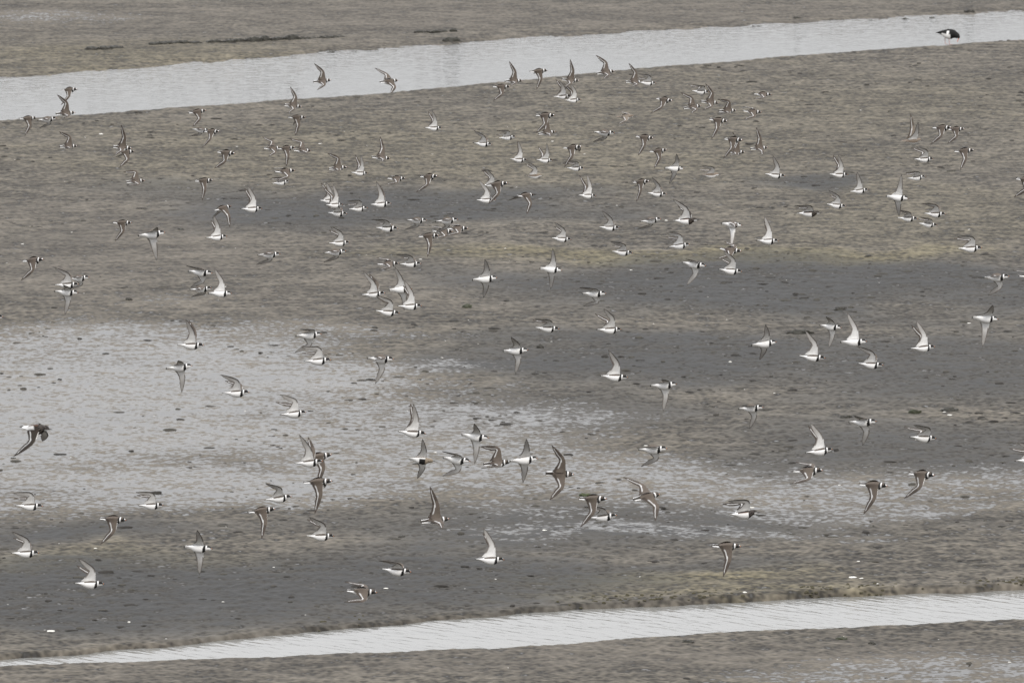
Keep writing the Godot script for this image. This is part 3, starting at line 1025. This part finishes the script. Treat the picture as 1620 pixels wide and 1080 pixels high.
		["ringed_plover", 2.28, 4.48, -79.48, -3, -50, 40, 79, 1.8, "plover, brown wing raised showing upper side, over grey mud, seventy-one percent across, sixteen down"],
		["ringed_plover", 2.65, 4.65, -79.51, 0, -12, -12, 71, -3.3, "plover, brown back, half-folded wings, over grey mud, seventy-five percent across, fourteen down"],
		["ringed_plover", 2.43, 4.88, -76.02, 1, -18, -10, 60, -5.1, "plover, brown back, half-folded wings, over grey mud, seventy-four percent across, sixteen down"],
		["sanderling", 1.20, 4.42, -79.47, -7, -17, -11, 42, 3.0, "sanderling, brown back, half-folded wings, over grey mud, sixty-one percent across, seventeen down"],
		["ringed_plover", 2.01, 5.13, -73.21, -20, -28, -36, 16, -5.3, "plover, brown upperparts, both wings beating down, over grey mud, seventy percent across, eighteen down"],
		["ringed_plover", 0.80, 5.98, -65.20, 2, 21, -20, 60, -2.5, "plover, white flank, half-folded gliding wings, over olive sand, fifty-nine percent across, twenty down"],
		["ringed_plover", 1.35, 4.57, -76.43, -16, -29, -36, 21, -4.9, "plover, brown upperparts, both wings beating down, over olive sand, sixty-three percent across, twenty down"],
		["ringed_plover", 1.51, 4.30, -77.49, -12, -22, -41, 31, 6.6, "plover, brown upperparts, both wings beating down, over olive sand, sixty-four percent across, twenty-two down"],
		["ringed_plover", 1.55, 4.85, -71.69, 10, 49, -4, 16, -2.0, "plover, white belly, short wings spread vertically, over olive sand, sixty-six percent across, twenty-five down"],
		["ringed_plover", 2.01, 5.56, -68.15, -31, -26, -37, 33, -1.6, "plover, brown upperparts, both wings beating down, over olive sand, seventy-two percent across, twenty down"],
		["ringed_plover", 2.37, 4.05, -79.42, -9, -43, 39, 33, -0.9, "plover, brown wing raised showing upper side, over olive sand, seventy-two percent across, twenty-two down"],
		["ringed_plover", 2.61, 4.09, -79.42, 9, -46, 39, 13, 3.4, "plover, brown wing raised showing upper side, over olive sand, seventy-four percent across, twenty-two down"],
		["ringed_plover", 2.42, 5.11, -69.13, -3, 10, 55, 29, -6.4, "plover, white underwing raised upright, over olive sand, seventy-six percent across, twenty-six down"],
		["sanderling", 1.96, 4.46, -74.27, 10, 14, 29, 75, -0.4, "sanderling, white flank, low wings swept back, over olive sand, sixty-nine percent across, twenty-six down"],
		["ringed_plover", 0.70, 4.78, -70.21, 26, 11, 63, 30, -5.6, "plover, both wings lifted in narrow V, over grey mud, fifty-seven percent across, twenty-nine down"],
		["ringed_plover", 1.26, 4.54, -73.11, -33, -27, -39, 14, 5.3, "plover, brown upperparts, both wings beating down, over olive sand, sixty-three percent across, twenty-seven down"],
		["ringed_plover", 1.38, 4.64, -71.43, -9, 14, 44, 31, -3.0, "plover, raised wing tip swept back, over grey mud, sixty-four percent across, twenty-eight down"],
		["ringed_plover", 0.88, 4.81, -67.74, -7, 16, 41, 42, -1.8, "plover, raised wing tip swept back, over grey mud, sixty percent across, thirty-three down"],
		["ringed_plover", 1.21, 5.18, -65.46, 11, 26, -22, 75, 6.2, "plover, white flank, half-folded gliding wings, over grey mud, sixty-four percent across, thirty-two down"],
		["turnstone", 1.49, 5.32, -64.39, -10, 18, 44, 48, 3.2, "turnstone, raised wing tip swept back, over grey mud, sixty-seven percent across, thirty-two down"],
		["ringed_plover", 1.99, 4.82, -67.88, 6, 57, -55, 12, -5.9, "plover, white body, wing stubs showing, over grey mud, seventy-one percent across, thirty-three down"],
		["ringed_plover", 2.16, 5.28, -63.40, -3, 19, 59, 23, -0.4, "plover, white underwing raised upright, over grey mud, seventy-five percent across, thirty-five down"],
		["ringed_plover", 0.97, 4.84, -65.89, -6, 16, 28, 77, -3.6, "plover, white flank, low wings swept back, over olive sand, sixty-one percent across, thirty-seven down"],
		["ringed_plover", 1.44, 5.07, -64.63, 4, 20, 47, 71, 6.7, "plover, raised wing tip swept back, over grey mud, sixty-six percent across, thirty-six down"],
		["ringed_plover", 1.84, 5.24, -63.13, -13, -20, -10, 54, -6.4, "plover, brown back, half-folded wings, over olive sand, seventy-one percent across, thirty-seven down"],
		["ringed_plover", 1.72, 5.63, -59.08, 1, 21, 46, 49, -5.7, "plover, raised wing tip swept back, over dark mud, seventy-one percent across, forty down"],
		["ringed_plover", 1.41, 5.82, -58.08, -11, 44, -28, 29, -6.2, "plover, white belly, underwing hanging down, over dark mud, sixty-eight percent across, thirty-nine down"],
		["ringed_plover", 3.12, 4.78, -71.77, 9, 6, 63, 26, -3.4, "plover, both wings lifted in narrow V, over olive sand, eighty-two percent across, twenty-six down"],
		["ringed_plover", 3.43, 4.31, -74.21, -2, 12, 56, 10, 6.6, "plover, white underwing raised upright, over grey mud, eighty-four percent across, twenty-eight down"],
		["ringed_plover", 3.08, 4.54, -71.34, -8, 16, 45, 55, -5.8, "plover, raised wing tip swept back, over grey mud, eighty-two percent across, thirty down"],
		["turnstone", 2.74, 4.73, -69.33, -5, 10, 26, 89, 1.4, "turnstone, white flank, low wings swept back, over grey mud, seventy-nine percent across, thirty-one down"],
		["ringed_plover", 3.85, 5.11, -70.31, 9, 13, 41, 62, -0.2, "plover, raised wing tip swept back, over olive sand, ninety percent across, twenty-three down"],
		["ringed_plover", 4.01, 4.40, -74.52, 2, 13, 27, 84, 5.8, "plover, white flank, low wings swept back, over grey mud, ninety percent across, twenty-six down"],
		["ringed_plover", 3.21, 5.76, -62.55, -5, 59, 5, 2, -5.4, "plover, white belly, wings spread up and down, over grey mud, eighty-eight percent across, twenty-nine down"],
		["ringed_plover", 3.59, 4.84, -68.15, -5, 10, 29, 68, -2.6, "plover, white flank, low wings swept back, over grey mud, eighty-nine percent across, thirty-two down"],
		["ringed_plover", 3.63, 5.37, -64.45, -10, 12, 43, 82, -1.0, "plover, raised wing tip swept back, over grey mud, ninety-one percent across, thirty-one down"],
		["ringed_plover", 4.07, 4.07, -73.50, 2, 11, 22, 72, -6.3, "plover, white flank, low wings swept back, over grey mud, ninety-one percent across, thirty-three down"],
		["sanderling", 3.38, 6.11, -63.58, 22, -14, 63, 14, -1.1, "sanderling, pale grey wings both lifted, over olive sand, eighty-nine percent across, twenty-one down"],
		["ringed_plover", 3.91, 5.64, -68.38, -29, -21, -37, 46, 2.2, "plover, brown upperparts, both wings beating down, over grey mud, ninety-two percent across, nineteen down"],
		["ringed_plover", 4.63, 4.41, -78.44, -17, -23, -39, 49, 2.2, "plover, brown upperparts, both wings beating down, over grey mud, ninety-three percent across, nineteen down"],
		["ringed_plover", 4.20, 5.25, -69.82, -12, -22, -36, 23, 4.4, "plover, brown upperparts, both wings beating down, over grey mud, ninety-four percent across, twenty-two down"],
		["ringed_plover", 4.32, 5.84, -63.09, -27, -28, -42, 52, -3.3, "plover, brown upperparts, both wings beating down, over grey mud, at frame edge, twenty-six percent down"],
		["ringed_plover", 3.47, 6.11, -56.87, 5, 14, 42, 83, 0.8, "plover, raised wing tip swept back, over grey mud, ninety-five percent across, thirty-six down"],
		["ringed_plover", 3.51, 6.25, -54.31, -12, 36, -32, 54, 5.0, "plover, white belly, underwing hanging down, over dark mud, ninety-seven percent across, forty-one down"],
		["ringed_plover", 3.84, 6.09, -55.52, 12, -15, -16, 64, -1.9, "plover, brown back, half-folded wings, over dark mud, at frame edge, forty percent down"],
		["ringed_plover", -3.72, 4.39, -74.32, 14, -39, 27, 88, 3.2, "plover, brown wing half raised, over olive sand, thirteen percent across, twenty-seven down"],
		["ringed_plover", -3.75, 4.24, -72.35, -11, -22, -47, 37, -0.8, "plover, brown back, wing beating down, over brown mud, twelve percent across, thirty-three down"],
		["ringed_plover", -2.49, 6.88, -51.97, 11, 43, -32, 3, 5.8, "plover, white belly, underwing hanging down, over brown mud, fifteen percent across, thirty-four down"],
		["ringed_plover", -3.73, 5.79, -58.53, -25, -25, -39, 51, 6.1, "plover, brown upperparts, both wings beating down, over brown mud, three percent across, thirty-eight down"],
		["ringed_plover", -3.71, 4.84, -64.27, 1, 29, -23, 66, 4.4, "plover, white flank, half-folded gliding wings, over brown mud, eight percent across, forty-one down"],
		["ringed_plover", -3.49, 5.55, -58.86, -2, 12, 51, 57, 1.1, "plover, raised wing tip swept back, over brown mud, six percent across, forty-two down"],
		["ringed_plover", -3.49, 5.50, -58.80, -0, 44, -29, 17, -3.1, "plover, white belly, underwing hanging down, over brown mud, six percent across, forty-three down"],
		["ringed_plover", -2.38, 5.86, -57.35, -8, 41, -29, 55, -3.6, "plover, white belly, underwing hanging down, over brown mud, twenty percent across, forty down"],
		["ringed_plover", -2.65, 4.79, -63.96, -4, 21, -19, 73, 4.9, "plover, white flank, half-folded gliding wings, over brown mud, twenty percent across, forty-two down"],
		["ringed_plover", -2.33, 5.33, -59.92, 3, 47, 32, 31, -0.1, "plover, tall raised underwing, stub below, over brown mud, twenty-one percent across, forty-three down"],
		["ringed_plover", -1.08, 5.50, -58.69, -12, 11, 56, 34, 5.6, "plover, white underwing raised upright, over brown mud, thirty-six percent across, forty-three down"],
		["ringed_plover", -0.90, 5.24, -60.78, -8, 63, 0, 17, 5.1, "plover, white belly, wings spread up and down, over brown mud, thirty-nine percent across, forty-two down"],
		["ringed_plover", -0.78, 5.60, -57.34, 3, 17, 59, 29, 0.2, "plover, white underwing raised upright, over brown mud, forty percent across, forty-five down"],
		["ringed_plover", -0.95, 5.56, -57.30, 2, 13, 45, 72, -6.6, "plover, raised wing tip swept back, over brown mud, thirty-eight percent across, forty-six down"],
		["ringed_plover", -2.25, 6.02, -52.53, -5, 13, 60, 22, -1.4, "plover, white underwing raised upright, over pale wet mud, nineteen percent across, fifty-one down"],
		["ringed_plover", -1.45, 5.94, -53.55, 13, 43, -24, 60, 2.4, "plover, white belly, underwing hanging down, over grey mud, thirty percent across, forty-nine down"],
		["ringed_plover", -1.36, 5.91, -52.53, 1, 19, 45, 85, 2.5, "plover, raised wing tip swept back, over pale wet mud, thirty-one percent across, fifty-three down"],
		["ringed_plover", -0.92, 5.92, -52.55, 1, 38, -32, 28, -2.0, "plover, white belly, underwing hanging down, over grey mud, thirty-seven percent across, fifty-three down"],
		["ringed_plover", -2.37, 5.73, -53.41, 2, 43, -26, 8, 6.0, "plover, white belly, underwing hanging down, over pale wet mud, eighteen percent across, fifty-four down"],
		["ringed_plover", -1.91, 5.78, -51.91, -6, 18, 42, 63, 2.4, "plover, raised wing tip swept back, over pale wet mud, twenty-three percent across, fifty-seven down"],
		["ringed_plover", -1.54, 5.50, -52.75, 12, 20, 48, 63, 3.3, "plover, raised wing tip swept back, over pale wet mud, twenty-nine percent across, sixty-one down"],
		["ringed_plover", 0.27, 5.47, -57.06, 3, 11, 26, 82, -3.7, "plover, white flank, low wings swept back, over grey mud, fifty-three percent across, forty-eight down"],
		["ringed_plover", 0.71, 5.81, -54.69, 12, 16, 45, 43, -1.5, "plover, raised wing tip swept back, over grey mud, sixty percent across, forty-eight down"],
		["ringed_plover", 0.64, 5.58, -58.16, -8, 42, -24, 70, 1.6, "plover, white belly, underwing hanging down, over dark mud, fifty-eight percent across, forty-three down"],
		["ringed_plover", 0.03, 5.51, -55.66, -3, 48, -20, 19, 3.0, "plover, white body, long underwing hanging down, over dark mud, fifty percent across, fifty-one down"],
		["ringed_plover", 0.69, 6.12, -50.43, -3, 18, 57, 33, -3.3, "plover, white underwing raised upright, over dark mud, sixty percent across, fifty-five down"],
		["ringed_plover", 1.08, 5.64, -53.16, 3, 44, -31, 21, 3.7, "plover, white belly, underwing hanging down, over dark mud, sixty-five percent across, fifty-six down"],
		["ringed_plover", 1.78, 5.08, -55.65, -7, 36, -27, 31, 5.3, "plover, white belly, underwing hanging down, over grey mud, seventy-three percent across, sixty down"],
		["ringed_plover", 1.84, 5.72, -54.61, 12, 45, -1, 14, 5.7, "plover, white belly, short wings spread vertically, over dark mud, seventy-five percent across, fifty down"],
		["ringed_plover", 2.10, 5.96, -52.37, -5, 12, 61, 41, -4.4, "plover, white underwing raised upright, over dark mud, seventy-nine percent across, fifty-two down"],
		["ringed_plover", 2.70, 4.54, -63.46, -12, 48, -21, 19, -4.4, "plover, white body, long underwing hanging down, over grey mud, eighty-one percent across, forty-eight down"],
		["ringed_plover", 2.43, 5.94, -53.22, -8, 49, 37, 27, 3.2, "plover, tall raised underwing, stub below, over dark mud, eighty-four percent across, fifty down"],
		["ringed_plover", 2.61, 5.59, -54.45, -11, 16, 49, 65, -2.5, "plover, raised wing tip swept back, over dark mud, eighty-five percent across, fifty-four down"],
		["ringed_plover", 3.02, 5.62, -55.07, 9, 15, 64, 31, 2.8, "plover, white underwing raised upright, over dark mud, ninety percent across, fifty-one down"],
		["ringed_plover", 3.31, 6.23, -52.39, 9, 52, -26, 9, -4.8, "plover, white body, long underwing hanging down, over grey mud, ninety-six percent across, forty-seven down"],
		["ringed_plover", 2.35, 5.87, -50.07, -11, 37, -27, 22, 3.6, "plover, white belly, underwing hanging down, over grey mud, eighty-four percent across, sixty-two down"],
		["ringed_plover", 2.07, 5.63, -50.33, 6, 17, 63, 32, 5.9, "plover, white underwing raised upright, over dark mud, eighty percent across, sixty-six down"],
		["ringed_plover", 2.78, 5.68, -50.58, 12, 15, 31, 74, -5.6, "plover, white flank, low wings swept back, over dark mud, ninety percent across, sixty-four down"],
		["ringed_plover", 1.83, 6.19, -46.17, -11, -19, -14, 65, 2.5, "plover, brown back, half-folded wings, over pale wet mud, seventy-nine percent across, sixty-nine down"],
		["ringed_plover", 2.32, 5.81, -47.90, -18, -28, -39, 26, -1.7, "plover, brown upperparts, both wings beating down, over pale wet mud, eighty-five percent across, seventy-one down"],
		["ringed_plover", 2.57, 6.06, -46.82, -34, -23, -39, 48, -0.1, "plover, brown upperparts, both wings beating down, over pale wet mud, ninety percent across, sixty-nine down"],
		["ringed_plover", 3.54, 5.42, -51.24, 12, 20, 42, 63, 3.1, "plover, raised wing tip swept back, over dark mud, at frame edge, sixty-seven percent down"],
		["ringed_plover", 0.92, 5.91, -48.70, -5, 36, -28, 65, 3.3, "plover, white belly, underwing hanging down, over pale wet mud, sixty-four percent across, sixty-six down"],
		["turnstone", 1.67, 4.61, -53.76, 11, 15, 44, 84, 2.8, "turnstone, raised wing tip swept back, over dark mud, seventy-three percent across, seventy-five down"],
		["ringed_plover", 0.81, 6.24, -44.92, 30, -33, -2, 33, 4.9, "plover, turning away, striped wings spread, over pale wet mud, sixty-three percent across, seventy-three down"],
		["ringed_plover", 0.51, 5.91, -46.79, -23, -28, -39, 35, 2.3, "plover, brown upperparts, both wings beating down, over pale wet mud, fifty-eight percent across, seventy-three down"],
		["ringed_plover", 0.60, 5.41, -49.01, -11, 12, 22, 70, 6.8, "plover, white flank, low wings swept back, over dark mud, fifty-nine percent across, seventy-six down"],
		["ringed_plover", 1.38, 5.40, -47.97, 1, -23, -40, 18, -2.0, "plover, brown back, wing beating down, over grey mud, seventy-one percent across, eighty down"],
		["ringed_plover", -0.66, 5.90, -49.44, 8, 9, 63, 21, -6.8, "plover, white underwing raised upright, over pale wet mud, forty percent across, sixty-three down"],
		["ringed_plover", -0.25, 5.56, -51.37, -6, 52, -23, 10, -6.3, "plover, white body, long underwing hanging down, over pale wet mud, forty-six percent across, sixty-four down"],
		["dunlin", -0.66, 4.87, -54.56, -1, 51, -1, 12, -5.8, "dunlin, white belly, short wings spread vertically, over pale wet mud, forty-one percent across, sixty-seven down"],
		["ringed_plover", -0.37, 5.58, -50.28, -6, 45, -26, 60, -6.3, "plover, white belly, underwing hanging down, over pale wet mud, forty-five percent across, sixty-seven down"],
		["ringed_plover", -0.10, 5.38, -51.35, -3, -43, 37, 77, 5.6, "plover, brown wing raised showing upper side, over pale wet mud, forty-nine percent across, sixty-eight down"],
		["ringed_plover", 0.08, 5.80, -48.94, 10, 47, -5, 9, 3.8, "plover, white belly, short wings spread vertically, over pale wet mud, fifty-one percent across, sixty-seven down"],
		["ringed_plover", 0.32, 5.62, -49.48, -2, -76, 23, 40, -1.7, "plover, brown back, striped wings spread vertically, over pale wet mud, fifty-five percent across, sixty-nine down"],
		["ringed_plover", -0.49, 5.60, -47.79, 13, -43, 42, 11, 3.9, "plover, brown wing raised showing upper side, over dark mud, forty-two percent across, seventy-six down"],
		["ringed_plover", -0.14, 5.34, -47.81, -2, 19, 65, 31, -1.1, "plover, white underwing raised upright, over dark mud, forty-eight percent across, eighty-two down"],
		["ringed_plover", -0.72, 5.47, -46.69, -6, 14, 24, 80, -5.3, "plover, white flank, low wings swept back, over dark mud, thirty-nine percent across, eighty-four down"],
		["ringed_plover", -1.33, 5.76, -49.08, -9, 14, 56, 23, 5.6, "plover, white underwing raised upright, over pale wet mud, thirty percent across, sixty-eight down"],
		["ringed_plover", -1.29, 5.68, -49.80, 10, -25, -49, 28, 6.5, "plover, brown back, wing beating down, over pale wet mud, thirty-one percent across, sixty-seven down"],
		["ringed_plover", -1.62, 5.04, -51.90, 3, 12, 43, 50, 6.1, "plover, raised wing tip swept back, over pale wet mud, twenty-seven percent across, seventy-three down"],
		["ringed_plover", -1.23, 5.90, -47.49, -12, -25, -45, 16, 3.6, "plover, brown back, wing beating down, over pale wet mud, thirty-one percent across, seventy-one down"],
		["ringed_plover", -1.70, 5.14, -50.82, -3, -19, -47, 15, 6.6, "plover, brown back, wing beating down, over pale wet mud, twenty-six percent across, seventy-five down"],
		["ringed_plover", -1.27, 5.19, -49.53, 5, 12, 42, 56, -1.8, "plover, raised wing tip swept back, over grey mud, thirty-one percent across, seventy-nine down"],
		["ringed_plover", -2.08, 5.11, -49.54, -3, 52, -21, 10, -3.6, "plover, white body, long underwing hanging down, over olive sand, nineteen percent across, eighty down"],
		["ringed_plover", -0.91, 5.60, -45.26, 2, -18, -13, 77, -5.1, "plover, brown back, half-folded wings, over dark mud, thirty-five percent across, eighty-seven down"],
		["ringed_plover", -3.29, 5.15, -50.94, -0, 18, 41, 90, -1.1, "plover, raised wing tip swept back, over pale wet mud, three percent across, seventy-four down"],
		["ringed_plover", -2.65, 4.48, -54.87, 0, 17, 49, 83, 0.0, "plover, raised wing tip swept back, over pale wet mud, fifteen percent across, seventy-four down"],
		["ringed_plover", -2.70, 5.12, -50.59, -12, -23, -46, 37, -2.8, "plover, brown back, wing beating down, over dark mud, eleven percent across, seventy-six down"],
		["ringed_plover", -3.23, 5.07, -49.56, -1, 18, 50, 55, 0.4, "plover, raised wing tip swept back, over olive sand, two percent across, eighty-one down"],
		["ringed_plover", -2.64, 5.40, -46.62, 6, 20, 50, 51, -2.8, "plover, raised wing tip swept back, over dark mud, nine percent across, eighty-five down"],
		["turnstone", -2.93, 6.48, -46.02, -29, -10, -53, 40, 0.4, "turnstone, dark back, both wings hanging down, over pale wet mud, three percent across, sixty-three down"],
		["ringed_plover", -4.05, 5.36, -58.38, -3, 18, 24, 76, 4.6, "plover, white flank, low wings swept back, over grey mud, only head showing, forty-six percent down"],
	]
	var bills := {}
	var orange := Color(0.42, 0.14, 0.03)
	for kind: String in ["ringed_plover", "turnstone", "dunlin", "sanderling"]:
		var long: float = {"ringed_plover": 0.015, "turnstone": 0.021, "dunlin": 0.03, "sanderling": 0.024}[kind]
		var root := orange if kind == "ringed_plover" else BLACK
		bills[kind] = tube([Vector3(0.082, 0.0055, 0), Vector3(0.084 + long * 0.25, 0.0047, 0), Vector3(0.084 + long * 0.35, 0.0045, 0), Vector3(0.084 + long, 0.003 if kind != "dunlin" else -0.001, 0)], [0.0034, 0.0026, 0.0025, 0.0006], [root, root, BLACK, BLACK])
	var rng := RandomNumberGenerator.new()
	rng.seed = 99
	for b: Array in birds:
		var kind: String = b[0]
		var o := Node3D.new()
		o.name = named(o, kind)
		add_child(o, true)
		o.position = Vector3(b[1], b[2], b[3])
		var bank := deg_to_rad(b[5])
		o.basis = Basis(Vector3.UP, deg_to_rad(b[4])) * Basis(Vector3.BACK, deg_to_rad(b[8])) * Basis(Vector3.RIGHT, -bank)
		if kind == "turnstone":
			o.basis = o.basis.scaled(Vector3.ONE * 1.17)
		var v := PackedVector3Array()
		var n := PackedVector3Array()
		var c := PackedColorArray()
		var idx := PackedInt32Array()
		body_arrays(kind, v, n, c, idx, rng)
		var bend: float = rng.randf_range(-12.0, 10.0) if b[6] > 0 else rng.randf_range(-6.0, 14.0)
		wing_arrays(kind, 1.0, b[6] + rng.randf_range(-4, 4), b[7], bend, v, n, c, idx, rng)
		wing_arrays(kind, -1.0, b[6] + rng.randf_range(-4, 4), b[7] + rng.randf_range(-6, 6), bend, v, n, c, idx, rng)
		var body := put("body", array_mesh(v, n, c, idx), M.plumage, o)
		put("bill", bills[kind], M.bill, o)
		tag(o, b[9], "bird", {"ringed_plover": "ringed plovers flying in the flock", "turnstone": "turnstones flying in the flock", "dunlin": "dunlin flying in the flock", "sanderling": "plain pale waders flying in the flock"}[kind])


func oystercatcher() -> void:
	var o := Node3D.new()
	o.name = "oystercatcher"
	add_child(o)
	var gx := 7.32
	var gz := -126.78
	o.position = Vector3(gx, maxf(rise(gx, gz + 0.25), -0.012), gz + 0.25)
	o.rotation.y = deg_to_rad(-8)
	tag(o, "black and white wader bowing with head tucked, standing at the upper channel edge", "bird")
	# spine from the tail over the back to the lowered head: x, y, half width, half height
	var spine := [[-0.205, 0.196, 0.012, 0.004], [-0.155, 0.202, 0.03, 0.018], [-0.09, 0.197, 0.055, 0.047], [-0.03, 0.184, 0.075, 0.078], [0.03, 0.178, 0.08, 0.086], [0.08, 0.178, 0.07, 0.076],
		[0.12, 0.166, 0.055, 0.058], [0.15, 0.150, 0.045, 0.047], [0.17, 0.134, 0.035, 0.036], [0.18, 0.118, 0.02, 0.02], [0.181, 0.108, 0.006, 0.006]]
	var v := PackedVector3Array()
	var n := PackedVector3Array()
	var c := PackedColorArray()
	var idx := PackedInt32Array()
	var segs := 26
	var fine := 44
	var last := spine.size() - 1
	for r in fine + 1:
		var q := float(r) / fine * last
		var i := mini(int(q), last - 1)
		var t := q - i
		var s := []
		for k in 4:
			s.append(cubic_interpolate(spine[i][k], spine[i + 1][k], spine[maxi(i - 1, 0)][k], spine[mini(i + 2, last)][k], t))
		var ahead := Vector2(spine[i + 1][0] - spine[i][0], spine[i + 1][1] - spine[i][1]).normalized()
		var up := Vector3(-ahead.y, ahead.x, 0)
		for k in segs:
			var a := TAU * k / segs
			v.append(Vector3(s[0], s[1], 0) + up * cos(a) * s[3] + Vector3(0, 0, sin(a) * s[2]))
			n.append((up * cos(a) + Vector3(0, 0, sin(a) * 1.2)).normalized())
			var phi := rad_to_deg(a if a <= PI else TAU - a)
			var white: bool = phi > 96.0 and s[0] < 0.045 and s[0] > -0.11
			if s[0] > -0.03 and s[0] < 0.012 and phi > 50.0:
				white = true
			c.append(WHITE if white else BLACK)
	for r in fine:
		for k in segs:
			var a := r * segs + k
			var b := r * segs + (k + 1) % segs
			idx.append_array(PackedInt32Array([a, b, a + segs, b, b + segs, a + segs]))
	put("body", array_mesh(v, n, c, idx), M.plumage, o)
	var red := Color(0.6, 0.12, 0.03)
	put("bill", tube([Vector3(0.176, 0.115, 0), Vector3(0.165, 0.08, 0.0), Vector3(0.152, 0.045, 0)], [0.008, 0.006, 0.003], [red, red, red]), M.bill, o)
	var pink := Color(0.42, 0.22, 0.19)
	for s: float in [-1.0, 1.0]:
		var x: float = -0.012 + 0.036 * s
		put("leg", tube([Vector3(x, 0.19, 0.022 * s), Vector3(x - 0.008, 0.10, 0.024 * s), Vector3(x, 0.008, 0.024 * s), Vector3(x + 0.05, 0.004, 0.026 * s)], [0.009, 0.0055, 0.005, 0.003], [pink, pink, pink, pink]), M.bill, o)
